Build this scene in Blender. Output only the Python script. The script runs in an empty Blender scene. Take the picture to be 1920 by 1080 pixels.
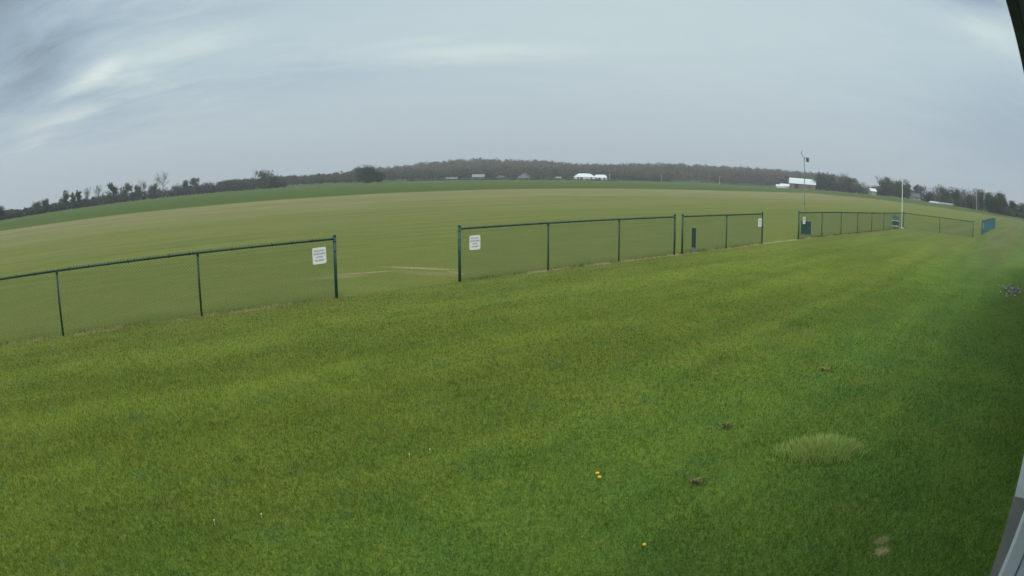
import bpy, math, random
import numpy as np
from mathutils import Vector, Matrix, noise as mnoise

scene = bpy.context.scene
col = scene.collection
R = math.radians
random.seed(7)

# ------------------------------------------------------------------ camera (wide security-camera lens, barrel distortion)
CAM_H = 2.4266
cd = bpy.data.cameras.new('security_camera')
cam = bpy.data.objects.new('security_camera', cd)
col.objects.link(cam)
cam.location = (0, 0, CAM_H)
cam.rotation_euler = (R(90) - 0.16879, 0.00035, 0)
cd.type = 'PANO'
cd.clip_start = 0.02
cd.clip_end = 9000
cd.sensor_width = 36
cd.sensor_height = 20.25
cy = cd
cy.panorama_type = 'FISHEYE_LENS_POLYNOMIAL'
cy.fisheye_fov = math.pi
cy.fisheye_polynomial_k0 = 0.0
cy.fisheye_polynomial_k1 = -0.0426823
cy.fisheye_polynomial_k2 = 0.0
cy.fisheye_polynomial_k3 = -1.5448e-5
cy.fisheye_polynomial_k4 = 0.0
scene.camera = cam

# ------------------------------------------------------------------ nodes helper
class NB:
    """small node-graph writer"""
    def __init__(s, tree):
        s.t = tree; s.n = tree.nodes; s.l = tree.links
    def new(s, ty, **kw):
        n = s.n.new(ty)
        for k, v in kw.items():
            setattr(n, k, v)
        return n
    def put(s, sock, v):
        if isinstance(v, bpy.types.NodeSocket):
            s.l.new(v, sock)
        elif v is not None:
            if sock.type == 'RGBA' and len(v) == 3:
                v = (*v, 1)
            sock.default_value = v
    def m(s, op, a=None, b=None, c=None, clamp=False):
        n = s.new('ShaderNodeMath', operation=op); n.use_clamp = clamp
        s.put(n.inputs[0], a); s.put(n.inputs[1], b)
        if c is not None: s.put(n.inputs[2], c)
        return n.outputs[0]
    def vm(s, op, a=None, b=None, out=0):
        n = s.new('ShaderNodeVectorMath', operation=op)
        s.put(n.inputs[0], a)
        if op == 'SCALE': s.put(n.inputs['Scale'], b)
        elif b is not None: s.put(n.inputs[1], b)
        return n.outputs['Value'] if op in ('DOT_PRODUCT', 'LENGTH', 'DISTANCE') else n.outputs[0]
    def comb(s, x, y, z):
        n = s.new('ShaderNodeCombineXYZ')
        for i, v in enumerate((x, y, z)): s.put(n.inputs[i], v)
        return n.outputs[0]
    def noise(s, vec, scale, detail=3, rough=.55, dist=0.0):
        n = s.new('ShaderNodeTexNoise')
        s.put(n.inputs['Vector'], vec); s.put(n.inputs['Scale'], float(scale))
        s.put(n.inputs['Detail'], float(detail)); s.put(n.inputs['Roughness'], rough); s.put(n.inputs['Distortion'], dist)
        return n.outputs['Fac']
    def sstep(s, x, a, b, lo=0.0, hi=1.0):
        n = s.new('ShaderNodeMapRange', interpolation_type='SMOOTHSTEP')
        s.put(n.inputs['Value'], x); s.put(n.inputs['From Min'], a); s.put(n.inputs['From Max'], b)
        s.put(n.inputs['To Min'], lo); s.put(n.inputs['To Max'], hi)
        return n.outputs['Result']
    def mix(s, f, a, b, mode='MIX'):
        n = s.new('ShaderNodeMix', data_type='RGBA', blend_type=mode)
        s.put(n.inputs['Factor'], f); s.put(n.inputs['A'] if False else n.inputs[6], a); s.put(n.inputs[7], b)
        return n.outputs[2]

# ------------------------------------------------------------------ sky (overcast) and sun
world = bpy.data.worlds.new("World")
scene.world = world
world.use_nodes = True
SUN_AZ, SUN_EL = 186.0, 50.0          # clockwise from +Y, elevation
def build_sky():
    t = world.node_tree
    for n in list(t.nodes): t.nodes.remove(n)
    b = NB(t)
    out = b.new('ShaderNodeOutputWorld')
    bg = b.new('ShaderNodeBackground')
    b.l.new(bg.outputs[0], out.inputs[0])
    d = b.vm('NORMALIZE', b.new('ShaderNodeTexCoord').outputs['Generated'])
    sp = b.new('ShaderNodeSeparateXYZ'); b.l.new(d, sp.inputs[0])
    x, y, z = sp.outputs
    zc = b.m('MAXIMUM', z, 0.0)
    deg = 57.29578
    az = b.m('MULTIPLY', b.m('ARCTAN2', x, y), deg)
    el = b.m('MULTIPLY', b.m('ARCSINE', z), deg)
    # cloud sheet: directions projected on a layer overhead, so that streaks crowd together towards the horizon
    k = b.m('DIVIDE', 1.0, b.m('ADD', zc, 0.10))
    lay = b.comb(b.m('MULTIPLY', x, k), b.m('MULTIPLY', y, k), 0.0)
    rot = b.new('ShaderNodeMapping'); b.l.new(lay, rot.inputs[0])
    rot.inputs['Rotation'].default_value = (0, 0, R(12)); rot.inputs['Scale'].default_value = (0.7, 1.35, 1)
    rot.inputs['Location'].default_value = (3.1, 1.7, 0)
    n1 = b.noise(rot.outputs[0], 0.9, 5, .55, .6)
    n2 = b.noise(rot.outputs[0], 2.9, 7, .62, .9)
    warp = b.noise(rot.outputs[0], 1.8, 4, .6, .4)
    base = b.mix(b.sstep(el, 0, 14), (.475, .555, .590), (.520, .640, .655))
    ovh = b.sstep(el, 22, 75, 1.0, 2.6)
    # cloud relief, strongest on the left
    left = b.sstep(az, -8, -46)
    amp = b.m('ADD', b.m('MULTIPLY', left, 1.05), .16)
    fade = b.sstep(el, 1.5, 9)
    rel = b.m('MULTIPLY', b.m('MULTIPLY', b.m('SUBTRACT', b.m('ADD', b.m('MULTIPLY', n1, .5), b.m('MULTIPLY', n2, .5)), .5), amp), fade)
    def blob(a0, e0, wa, we, ang, s=1.0, wn=3.0):
        dx = b.m('ADD', b.m('SUBTRACT', az, a0), b.m('MULTIPLY', b.m('SUBTRACT', warp, .5), wn * 4))
        dy = b.m('ADD', b.m('SUBTRACT', el, e0), b.m('MULTIPLY', b.m('SUBTRACT', n2, .5), wn * 1.6))
        c, sn = math.cos(R(ang)), math.sin(R(ang))
        u = b.m('DIVIDE', b.m('ADD', b.m('MULTIPLY', dx, c), b.m('MULTIPLY', dy, sn)), wa)
        v = b.m('DIVIDE', b.m('SUBTRACT', b.m('MULTIPLY', dy, c), b.m('MULTIPLY', dx, sn)), we)
        q = b.m('ADD', b.m('MULTIPLY', u, u), b.m('MULTIPLY', v, v))
        return b.m('MULTIPLY', b.m('POWER', 2.718, b.m('MULTIPLY', q, -1.0)), s)
    tot = rel
    for a in SKY_BLOBS:
        tot = b.m('ADD', tot, blob(*a))
    mult = b.m('MAXIMUM', b.m('ADD', 1.0, b.m('MULTIPLY', tot, 1.0)), .25)
    # thick cloud is bluer, thin bright wisps are whiter
    tint = b.mix(b.sstep(tot, -.35, .3), (.88, .95, 1.12), (1.075, 1.015, .945))
    c = b.mix(1.0, base, tint, 'MULTIPLY')
    c = b.vm('SCALE', c, b.m('MULTIPLY', mult, ovh))
    sky = b.new('ShaderNodeTexSky', sky_type='NISHITA')
    sky.sun_disc = False; sky.sun_elevation = R(SUN_EL); sky.sun_rotation = R(SUN_AZ)
    sky.air_density = 1.0; sky.dust_density = 3.0
    s = b.vm('SCALE', sky.outputs[0], 0.006)
    c = b.vm('ADD', c, s)
    b.put(bg.inputs[0], c)
    bg.inputs[1].default_value = SKY_STRENGTH
SKY_STRENGTH = 0.98
SKY_BLOBS = [  # azimuth, elevation, half widths, tilt, strength, ragged
    (-38.8, 11.3, 4.0, .8, 20, .26, 1.2),
    (-31, 12.6, 6, 1.1, 14, .16, 1.5),
    (-4, 11.1, 9, .8, 2, .18, .9), (-9.5, 12.2, 5, .4, 6, .09, 1.0), (-33, 9.2, 5, .5, 10, .10, 1.2),
    (-42.5, 7.3, 4, .5, 10, .20, .8),
    (-45.0, 5.9, 2.6, .4, 10, .22, .8),
    (-47, 11.5, 6, 3.6, 30, -.27, 2.0),
    (-36, 8.3, 7, .8, 12, -.10, 1.5),
    (-54, 19, 13, 6, 0, -.55, 2.0),
    (-27, 16.6, 15, 2.2, 4, -.10, 2.0),
    (-20, 9, 12, 1.6, 5, -.10, 2.0),
    (44.8, 19.6, 5.5, 1.9, -8, -.40, 2.2),
    (47, 15.4, 4.5, 1.2, -10, .16, 1.2),
    (49, 6.5, 11, 6, 0, -.20, 2.0),
    (12, 14, 18, 6, 0, .05, 2.0),
]
build_sky()

sd = bpy.data.lights.new('sun', 'SUN')
sd.energy = 1.5; sd.angle = R(25); sd.color = (1.0, .965, .90)
sun = bpy.data.objects.new('sun', sd); col.objects.link(sun)
sun.location = (0, -20, 60)
sv = Vector((math.sin(R(SUN_AZ)) * math.cos(R(SUN_EL)), math.cos(R(SUN_AZ)) * math.cos(R(SUN_EL)), math.sin(R(SUN_EL))))
sun.rotation_euler = sv.to_track_quat('Z', 'Y').to_euler()

scene.view_settings.view_transform = 'Standard'
scene.view_settings.look = 'None'
scene.view_settings.exposure = 0.0
scene.view_settings.gamma = 1.0
scene.render.engine = 'CYCLES'
cs = scene.cycles
cs.max_bounces = 5; cs.diffuse_bounces = 2; cs.glossy_bounces = 2; cs.transmission_bounces = 2
cs.volume_bounces = 0; cs.caustics_reflective = False; cs.caustics_refractive = False
cs.use_denoising = True

# ------------------------------------------------------------------ layout frame: the fence line runs along U, N points out to the field
ANG = .70887
U = Vector((math.cos(ANG), math.sin(ANG), 0)); N = Vector((-math.sin(ANG), math.cos(ANG), 0))
D0 = 12.2646
def UN(u, n, z=0.0):
    v = U * u + N * n
    return Vector((v.x, v.y, z))
def AZ(az, r):
    return r * math.sin(R(az)), r * math.cos(R(az))

def sm(x, a, b):
    t = np.clip((x - a) / (b - a), 0, 1); return t * t * (3 - 2 * t)
HILL_AZ = [-60, -24, -17, -12, -9, -7.3, -5, -2.7, 0, 2.7, 4.6, 6.5, 8.7, 11, 13.5, 18.2, 20.7, 23.2, 25.7, 28, 33, 40, 60]
HILL_Z = [0, 0, 1.5, 2.6, 5.5, 8.4, 11.2, 12.2, 11.3, 10.1, 7.0, 6.0, 6.8, 8.6, 9.9, 10.5, 9.8, 9.4, 9.2, 8.7, 4, 0, 0]
def terrain(x, y):
    x = np.asarray(x, float); y = np.asarray(y, float)
    r = np.hypot(x, y); az = np.degrees(np.arctan2(x, y))
    z = np.interp(az, HILL_AZ, HILL_Z) * sm(r, 590, 850)
    z = z + 1.9 * np.exp(-((az - 33) / 12.0) ** 2) * sm(r, 90, 420)
    z = z - .10 * np.exp(-(((x - 32) / 14.0) ** 2 + ((y - 43) / 12.0) ** 2))
    z = z + .035 * np.sin(x * .21 + 1.3) * np.sin(y * .17 + .4) * sm(r, 14, 40)
    return z
def tz(x, y):
    return float(terrain(x, y))

# ------------------------------------------------------------------ object helpers
def tag(o, label=None, cat=None, group=None, kind=None):
    if label: o['label'] = label
    if cat: o['category'] = cat
    if group: o['group'] = group
    if kind: o['kind'] = kind
    return o
def empty(name, loc, rz=0.0):
    o = bpy.data.objects.new(name, None); col.objects.link(o)
    o.location = loc; o.rotation_euler = (0, 0, rz); o.empty_display_size = .2
    return o
class MB:
    def __init__(s): s.v = []; s.f = []
    def add(s, vs, fs):
        k = len(s.v); s.v += [tuple(v) for v in vs]; s.f += [tuple(i + k for i in f) for f in fs]
    def box(s, c, d, rz=0.0, taper=1.0):
        cx, cy, cz = c; a, b_, h = d[0] / 2, d[1] / 2, d[2] / 2
        ca, sa = math.cos(rz), math.sin(rz); vs = []
        for zz, k in ((-h, 1.0), (h, taper)):
            for sx, sy in ((-1, -1), (1, -1), (1, 1), (-1, 1)):
                x, y = sx * a * k, sy * b_ * k
                vs.append((cx + x * ca - y * sa, cy + x * sa + y * ca, cz + zz))
        s.add(vs, [(3, 2, 1, 0), (4, 5, 6, 7), (0, 1, 5, 4), (1, 2, 6, 5), (2, 3, 7, 6), (3, 0, 4, 7)])
    def tube(s, p, q, r1, r2=None, n=6, cap=True):
        p = Vector(p); q = Vector(q); r2 = r1 if r2 is None else r2
        d = (q - p)
        if d.length < 1e-6: return
        d.normalize(); a = d.orthogonal().normalized(); b_ = d.cross(a)
        vs = []
        for c, r in ((p, r1), (q, r2)):
            for i in range(n):
                t = 2 * math.pi * i / n
                vs.append(c + a * (r * math.cos(t)) + b_ * (r * math.sin(t)))
        fs = [(i, (i + 1) % n, n + (i + 1) % n, n + i) for i in range(n)]
        if cap: fs += [tuple(range(n))[::-1], tuple(range(n, 2 * n))]
        s.add(vs, fs)
    def lathe(s, c, prof, n=12):
        vs = []; fs = []
        for r, z in prof:
            for i in range(n):
                t = 2 * math.pi * i / n
                vs.append((c[0] + r * math.cos(t), c[1] + r * math.sin(t), c[2] + z))
        for j in range(len(prof) - 1):
            for i in range(n):
                fs.append((j * n + i, j * n + (i + 1) % n, (j + 1) * n + (i + 1) % n, (j + 1) * n + i))
        fs.append(tuple(range(n))[::-1]); fs.append(tuple(range((len(prof) - 1) * n, len(prof) * n)))
        s.add(vs, fs)
    def build(s, name, mat, parent=None, smooth=False, loc=None):
        me = bpy.data.meshes.new(name)
        me.from_pydata(s.v, [], s.f); me.update()
        if mat: me.materials.append(mat)
        if smooth: me.polygons.foreach_set('use_smooth', [True] * len(me.polygons))
        o = bpy.data.objects.new(name, me); col.objects.link(o)
        if parent: o.parent = parent
        if loc: o.location = loc
        return o
def np_mesh(name, verts, nper, mat, attrs=None):
    """verts (k*nper,3): k separate polygons of nper corners"""
    nv = len(verts); k = nv // nper
    me = bpy.data.meshes.new(name)
    me.vertices.add(nv); me.vertices.foreach_set('co', np.ascontiguousarray(verts, dtype=np.float32).ravel())
    me.loops.add(nv); me.loops.foreach_set('vertex_index', np.arange(nv, dtype=np.int32))
    me.polygons.add(k); me.polygons.foreach_set('loop_start', np.arange(0, nv, nper, dtype=np.int32))
    try: me.polygons.foreach_set('loop_total', np.full(k, nper, dtype=np.int32))
    except Exception: pass
    for an, av in (attrs or {}).items():
        at = me.attributes.new(an, 'FLOAT', 'POINT'); at.data.foreach_set('value', np.ascontiguousarray(av, dtype=np.float32))
    me.update(calc_edges=True); me.materials.append(mat)
    return me

# ------------------------------------------------------------------ materials
def mat_base(name):
    m = bpy.data.materials.new(name); m.use_nodes = True
    b = NB(m.node_tree); p = m.node_tree.nodes['Principled BSDF']
    return m, b, p
def pos(b): return b.new('ShaderNodeNewGeometry').outputs['Position']
def simple(name, c, rough=.6, metal=0.0, var=.12, scale=6.0, spec=.4, bump=0.0):
    m, b, p = mat_base(name)
    co = b.new('ShaderNodeTexCoord').outputs['Object']
    n = b.noise(co, scale, 4, .6)
    f = b.sstep(n, .3, .7, 1 - var, 1 + var)
    b.put(p.inputs['Base Color'], b.vm('SCALE', (c[0], c[1], c[2]), f))
    b.put(p.inputs['Roughness'], b.sstep(n, .3, .7, max(rough - .1, .05), min(rough + .1, 1)))
    p.inputs['Metallic'].default_value = metal
    p.inputs['Specular IOR Level'].default_value = spec
    if bump:
        bn = b.new('ShaderNodeBump'); bn.inputs['Strength'].default_value = bump; bn.inputs['Distance'].default_value = .01
        b.put(bn.inputs['Height'], b.noise(co, scale * 8, 3)); b.l.new(bn.outputs[0], p.inputs['Normal'])
    return m

SOIL = [  # x, y, half length, half width, angle, strength (bare or straw-dry ground)
    (2.69, 3.27, .085, .045, 10, .8), (2.62, 3.13, .085, .05, 25, .85),
    (-2.45, 17.38, 1.05, .15, -17, 1.0), (-3.75, 16.6, .9, .10, 25, .8), (-1.4, 16.55, .35, .12, -50, .6),
    (-4.3, 15.9, .8, .25, 20, .3), (-2.0, 16.4, 1.1, .3, -25, .3)]
def turf_group():
    g = bpy.data.node_groups.new('turf_colour', 'ShaderNodeTree')
    g.interface.new_socket('Color', in_out='OUTPUT', socket_type='NodeSocketColor')
    g.interface.new_socket('Soil', in_out='OUTPUT', socket_type='NodeSocketFloat')
    b = NB(g); go = b.new('NodeGroupOutput')
    p0 = pos(b)
    p = b.vm('MULTIPLY', p0, (1, 1, 0))
    n = b.vm('DOT_PRODUCT', p, tuple(N)); u = b.vm('DOT_PRODUCT', p, tuple(U))
    big = b.noise(p, .16, 3, .55); mid = b.noise(p, .8, 4, .6); sml = b.noise(p, 3.5, 4, .65); fine = b.noise(p, 14, 3, .7)
    strv = b.comb(b.m('MULTIPLY', u, .045), b.m('MULTIPLY', n, .55), 0.0)
    st = b.noise(strv, 1.0, 4, .65, .3)
    strv2 = b.comb(b.m('MULTIPLY', u, .012), b.m('MULTIPLY', n, .13), 3.0)
    st2 = b.noise(strv2, 1.0, 3, .6)
    nn = b.m('ADD', n, b.m('MULTIPLY', b.m('SUBTRACT', mid, .5), 3.5))
    lush = b.mix(b.sstep(mid, .35, .68), LUSH1, LUSH2)
    olive = b.mix(b.sstep(mid, .33, .7), OLIVE1, OLIVE2)
    c = b.mix(b.sstep(nn, 1.6, 6.6), lush, olive)
    # patches of darker clover and of paler new growth in the lawn
    c = b.mix(b.m('MULTIPLY', b.sstep(sml, .54, .72), .35), c, (.040, .088, .012))
    c = b.mix(b.m('MULTIPLY', b.sstep(big, .52, .70), .30), c, (.150, .175, .022))
    c = b.mix(b.sstep(nn, 7.5, 12.5, 0.0, .42), c, (.150, .165, .036))
    # mowing bands and blue-green clover patches
    mw = b.noise(b.comb(b.m('MULTIPLY', u, .10), b.m('MULTIPLY', n, .75), 9.0), 1.0, 3, .55, .4)
    c = b.vm('SCALE', c, b.sstep(mw, .32, .68, .84, 1.12))
    pt = b.noise(b.vm('ADD', p, (7, 3, 0)), 1.7, 4, .65, .5)
    c = b.mix(b.m('MULTIPLY', b.sstep(pt, .55, .70), .45), c, (.058, .125, .036))
    c = b.mix(b.m('MULTIPLY', b.sstep(pt, .42, .30), .30), c, (.170, .160, .040))
    # right side away from the fence: a little duller
    far_r = b.m('MULTIPLY', b.sstep(b.m('ADD', u, b.m('MULTIPLY', b.m('SUBTRACT', st2, .5), 24)), 14, 70), b.sstep(n, 14, 11.5))
    c = b.mix(b.m('MULTIPLY', far_r, .75), c, b.mix(b.sstep(st, .4, .65), (.105, .125, .042), (.150, .145, .066)))
    # mown runway turf beyond the fence
    fld = b.mix(b.sstep(st2, .36, .66), FIELD1, FIELD2)
    fld = b.mix(b.m('MULTIPLY', b.sstep(st, .52, .66), .55), fld, (.118, .128, .035))
    fld = b.mix(b.m('MULTIPLY', b.sstep(st, .46, .32), .40), fld, (.245, .215, .110))
    fld = b.mix(b.m('MULTIPLY', b.sstep(mid, .55, .75), .35), fld, (.105, .130, .030))
    gr = b.mix(b.sstep(b.m('ADD', n, b.m('MULTIPLY', b.m('SUBTRACT', st2, .5), 18)), 13, 85, .95, 0.0), fld, b.mix(b.sstep(mid, .33, .7), (.126, .150, .030), (.148, .160, .038)))
    c = b.mix(b.sstep(b.m('ADD', n, b.m('MULTIPLY', b.m('SUBTRACT', sml, .5), 1.2)), D0 - .9, D0 + 1.6), c, gr)
    sf = b.noise(b.comb(b.m('MULTIPLY', u, .07), b.m('MULTIPLY', n, 1.7), 5.0), 1.0, 3, .6)
    fld2 = b.sstep(n, D0, D0 + 14)
    c = b.vm('SCALE', c, b.m('ADD', 1.0, b.m('MULTIPLY', fld2, b.sstep(sf, .3, .7, -.13, .12))))
    # crop strip
    cr = b.mix(b.sstep(st2, .35, .65), (.060, .092, .020), (.084, .112, .026))
    ne = b.m('ADD', n, b.m('MULTIPLY', b.m('SUBTRACT', st2, .5), 6))
    m1 = b.sstep(ne, 91, 93.5)
    m2 = b.m('MULTIPLY', b.sstep(u, 217, 221), b.sstep(n, 140, 130))
    mm = b.m('MAXIMUM', m1, m2)
    c = b.mix(mm, c, cr)
    edge = b.m('MULTIPLY', b.m('MULTIPLY', b.sstep(u, 213, 217), b.sstep(u, 224, 219)), b.sstep(n, 92, 85))
    c = b.mix(b.m('MULTIPLY', edge, .7), c, (.045, .07, .022))
    # worn track along the right edge of the lawn
    tr = b.m('MULTIPLY', b.sstep(b.m('ABSOLUTE', b.m('SUBTRACT', n, b.m('ADD', 1.6, b.m('MULTIPLY', u, .012)))), 1.6, .4), b.sstep(u, 16, 34))
    c = b.mix(b.m('MULTIPLY', b.m('MULTIPLY', tr, .38), b.sstep(sml, .35, .6)), c, (.150, .120, .070))
    c = b.vm('SCALE', c, b.sstep(fine, .3, .7, .86, 1.14))
    # trimmed strip under the fence, bare in places
    soil = None
    dn = b.m('ABSOLUTE', b.m('SUBTRACT', n, b.m('ADD', D0, b.m('MULTIPLY', b.m('SUBTRACT', sml, .5), .25))))
    run = b.m('MULTIPLY', b.sstep(dn, .22, .06), b.sstep(u, 9.8, 11.5))
    run = b.m('MULTIPLY', run, b.sstep(u, 52, 50))
    run = b.m('MULTIPLY', run, b.sstep(b.noise(p, .9, 3, .6), .38, .56, .15, 1.0))
    soil = b.m('MULTIPLY', run, .8)
    runl = b.m('MULTIPLY', b.m('MULTIPLY', b.sstep(dn, .3, .05), b.sstep(u, 6.2, 5.2)), b.sstep(b.noise(p, 1.1, 3, .6), .45, .6))
    soil = b.m('MAXIMUM', soil, b.m('MULTIPLY', runl, .45))
    wp = b.m('MULTIPLY', b.m('SUBTRACT', b.noise(p, 9, 3, .65), .5), 1.1)
    for (x0, y0, a, w, an, s) in SOIL:
        q = b.vm('SUBTRACT', p, (x0, y0, 0))
        ux = b.m('DIVIDE', b.vm('DOT_PRODUCT', q, (math.cos(R(an)), math.sin(R(an)), 0)), a)
        uy = b.m('DIVIDE', b.vm('DOT_PRODUCT', q, (-math.sin(R(an)), math.cos(R(an)), 0)), w)
        dd = b.m('ADD', b.m('SQRT', b.m('ADD', b.m('MULTIPLY', ux, ux), b.m('MULTIPLY', uy, uy))), wp)
        soil = b.m('MAXIMUM', soil, b.m('MULTIPLY', b.sstep(dd, 1.5, .35), s))
    dirt = b.mix(b.sstep(fine, .35, .65), (.22, .165, .085), (.38, .30, .165))
    b.put(go.inputs['Soil'], soil)
    b.put(go.inputs['Color'], b.mix(soil, c, dirt))
    return g
LUSH1, LUSH2 = (.080, .140, .022), (.100, .158, .023)
OLIVE1, OLIVE2 = (.119, .156, .019), (.144, .175, .023)
FIELD1, FIELD2 = (.188, .176, .070), (.228, .202, .096)
TURF = turf_group()

def ground_mat():
    m, b, p = mat_base('turf_ground')
    g = b.new('ShaderNodeGroup'); g.node_tree = TURF
    P_ = pos(b)
    d = b.vm('LENGTH', P_)
    near = b.sstep(d, 6, 24, .90, 1.0)      # thatch and soil showing between the blades close by
    dark = b.mix(near, b.mix(.30, g.outputs[0], (.060, .062, .020)), g.outputs[0])
    fn = b.noise(P_, 34, 3, .7)
    b.put(p.inputs['Base Color'], b.vm('SCALE', dark, b.sstep(fn, .3, .7, .78, 1.2)))
    p.inputs['Roughness'].default_value = .95; p.inputs['Specular IOR Level'].default_value = .1
    bn = b.new('ShaderNodeBump'); bn.inputs['Strength'].default_value = .6; bn.inputs['Distance'].default_value = .05
    b.put(bn.inputs['Height'], b.m('ADD', b.noise(P_, 9, 4, .7), fn)); b.l.new(bn.outputs[0], p.inputs['Normal'])
    return m
def blade_mat(name='grass_blade', pale=False):
    m, b, p = mat_base(name)
    g = b.new('ShaderNodeGroup'); g.node_tree = TURF
    a = b.new('ShaderNodeAttribute'); a.attribute_name = 'rnd'
    c = g.outputs[0]
    if pale:
        c = b.mix(a.outputs['Fac'], (.25, .37, .07), (.45, .50, .17))
    else:
        c = b.vm('SCALE', c, b.sstep(a.outputs['Fac'], 0, 1, .94, 1.28))
        c = b.mix(b.sstep(a.outputs['Fac'], .965, .985), c, (.34, .28, .13))
    b.put(p.inputs['Base Color'], c)
    p.inputs['Roughness'].default_value = .62; p.inputs['Specular IOR Level'].default_value = .25
    tl = b.new('ShaderNodeBsdfTranslucent'); b.put(tl.inputs[0], c)
    mx = b.new('ShaderNodeMixShader'); mx.inputs[0].default_value = .42
    o = m.node_tree.nodes['Material Output']
    b.l.new(p.outputs[0], mx.inputs[1]); b.l.new(tl.outputs[0], mx.inputs[2]); b.l.new(mx.outputs[0], o.inputs[0])
    return m

M = {}
M['ground'] = ground_mat()
M['blade'] = blade_mat()
M['tuft'] = blade_mat('tuft_blade', True)
M['vinyl'] = simple('green_vinyl', (.022, .070, .050), .42, 0, .18, 5)
M['vinyl_mesh'] = simple('green_vinyl_wire', (.030, .078, .062), .45, 0, .15, 3)
M['vinyl_teal'] = simple('teal_vinyl_wire', (.030, .110, .135), .45, 0, .15, 3)
M['white'] = simple('white_sheet', (.88, .88, .87), .5, 0, .05, 4)
M['ink'] = simple('black_lettering', (.09, .09, .10), .6)
M['green_paint'] = simple('dark_green_paint', (.018, .062, .050), .5, 0, .2, 3)
M['teal_paint'] = simple('teal_paint', (.10, .165, .155), .5, 0, .2, 3)
M['galv'] = simple('grey_galvanised', (.30, .32, .33), .4, .5, .15, 4)
M['mast'] = simple('white_mast_paint', (.72, .74, .74), .45, 0, .1, 2)
M['concrete'] = simple('pale_concrete', (.42, .42, .42), .85, 0, .10, 2.2, .3, .3)
M['concrete_dark'] = simple('dark_grey_concrete', (.135, .13, .112), .9, 0, .14, 2.5, .3, .35)
M['siding'] = simple('white_steel_siding', (.66, .69, .74), .5, 0, .05, 2)
M['gutter'] = simple('dark_gutter', (.020, .020, .035), .45)
M['soffit'] = simple('grey_soffit', (.24, .25, .245), .7)
M['roof_grey'] = simple('grey_steel_roof', (.20, .21, .22), .45, .3)
M['roof_white'] = simple('white_steel_roof', (.62, .64, .66), .45, 0, .05)
M['roof_barn'] = simple('weathered_white_steel_roof', (.60, .64, .63), .6, 0, .08)
M['barn_red'] = simple('weathered_barn_boards', (.20, .125, .11), .85)
M['house_grey'] = simple('grey_house_siding', (.28, .26, .32), .8)
M['house_tan'] = simple('tan_house_siding', (.30, .30, .265), .8)
M['roof_dark'] = simple('dark_shingle_roof', (.10, .095, .10), .9)
M['opening'] = simple('dark_opening', (.03, .032, .036), .6)
M['pole_wood'] = simple('pale_pole_wood', (.42, .40, .37), .85)
M['bark'] = simple('bark', (.105, .088, .075), .95, 0, .25, 3)
M['bark_pale'] = simple('pale_bark', (.19, .17, .155), .95, 0, .25, 3)
M['stone'] = simple('pale_stone', (.25, .225, .225), .9, 0, .45, 14)
M['yellow'] = simple('dandelion_yellow', (.75, .50, .02), .8)
M['pale_flower'] = simple('pale_flower', (.75, .72, .5), .8)
M['stem'] = simple('flower_stem', (.12, .2, .04), .7)
M['dead'] = simple('dead_leaf', (.16, .12, .06), .9, 0, .4, 30)
M['wrap'] = simple('white_plastic_wrap', (.58, .59, .62), .4, 0, .06, 1)

def foliage(name, c1, c2, twig=(.12, .10, .085)):
    m, b, p = mat_base(name)
    a = b.new('ShaderNodeAttribute'); a.attribute_name = 'rnd'
    t = b.new('ShaderNodeAttribute'); t.attribute_name = 'tint'
    c = b.mix(b.sstep(a.outputs['Fac'], 0, 1), c1, c2)
    c = b.mix(t.outputs['Fac'], c, twig)
    b.put(p.inputs['Base Color'], c)
    p.inputs['Roughness'].default_value = .8; p.inputs['Specular IOR Level'].default_value = .15
    tl = b.new('ShaderNodeBsdfTranslucent'); b.put(tl.inputs[0], c)
    mx = b.new('ShaderNodeMixShader'); mx.inputs[0].default_value = .35
    b.l.new(p.outputs[0], mx.inputs[1]); b.l.new(tl.outputs[0], mx.inputs[2]); b.l.new(mx.outputs[0], m.node_tree.nodes['Material Output'].inputs[0])
    return m
M['leaf_dark'] = foliage('dark_leaves', (.032, .052, .028), (.075, .100, .045))
M['leaf_mid'] = foliage('spring_leaves', (.060, .085, .045), (.130, .155, .080))
M['leaf_pale'] = foliage('pale_spring_leaves', (.10, .12, .06), (.17, .18, .09))
M['twigs'] = foliage('bare_twigs', (.085, .075, .068), (.16, .14, .125))
M['wood'] = foliage('spring_wood', (.044, .056, .028), (.100, .104, .048), (.140, .094, .068))
M['brush'] = foliage('undergrowth', (.046, .062, .040), (.100, .115, .070), (.11, .095, .085))

# ------------------------------------------------------------------ ground sheet
def build_ground():
    rr = np.concatenate([[0.0], np.geomspace(1.2, 5200, 150)])
    na = 288
    aa = np.linspace(0, 2 * math.pi, na, endpoint=False)
    vs = [(0, 0, 0)]
    X = rr[1:, None] * np.sin(aa)[None]; Y = rr[1:, None] * np.cos(aa)[None]
    Z = terrain(X, Y)
    vs += list(zip(X.ravel().tolist(), Y.ravel().tolist(), Z.ravel().tolist()))
    fs = [(0, 1 + (i + 1) % na, 1 + i) for i in range(na)]
    for j in range(len(rr) - 2):
        k = 1 + j * na
        fs += [(k + i, k + (i + 1) % na, k + na + (i + 1) % na, k + na + i) for i in range(na)]
    me = bpy.data.meshes.new('ground'); me.from_pydata(vs, [], fs); me.update()
    me.polygons.foreach_set('use_smooth', [True] * len(me.polygons))
    me.materials.append(M['ground'])
    o = bpy.data.objects.new('ground', me); col.objects.link(o)
    tag(o, 'mown lawn, grass runway and crop field', None, None, 'structure')
build_ground()

# building frame
BA = R(38.8)
B = Vector((math.cos(BA), math.sin(BA), 0)); BN = Vector((-math.sin(BA), math.cos(BA), 0))
def BP(b_, n_, z=0.0):
    v = B * b_ + BN * n_
    return Vector((v.x, v.y, z))
SLAB_N = -.225

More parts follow.
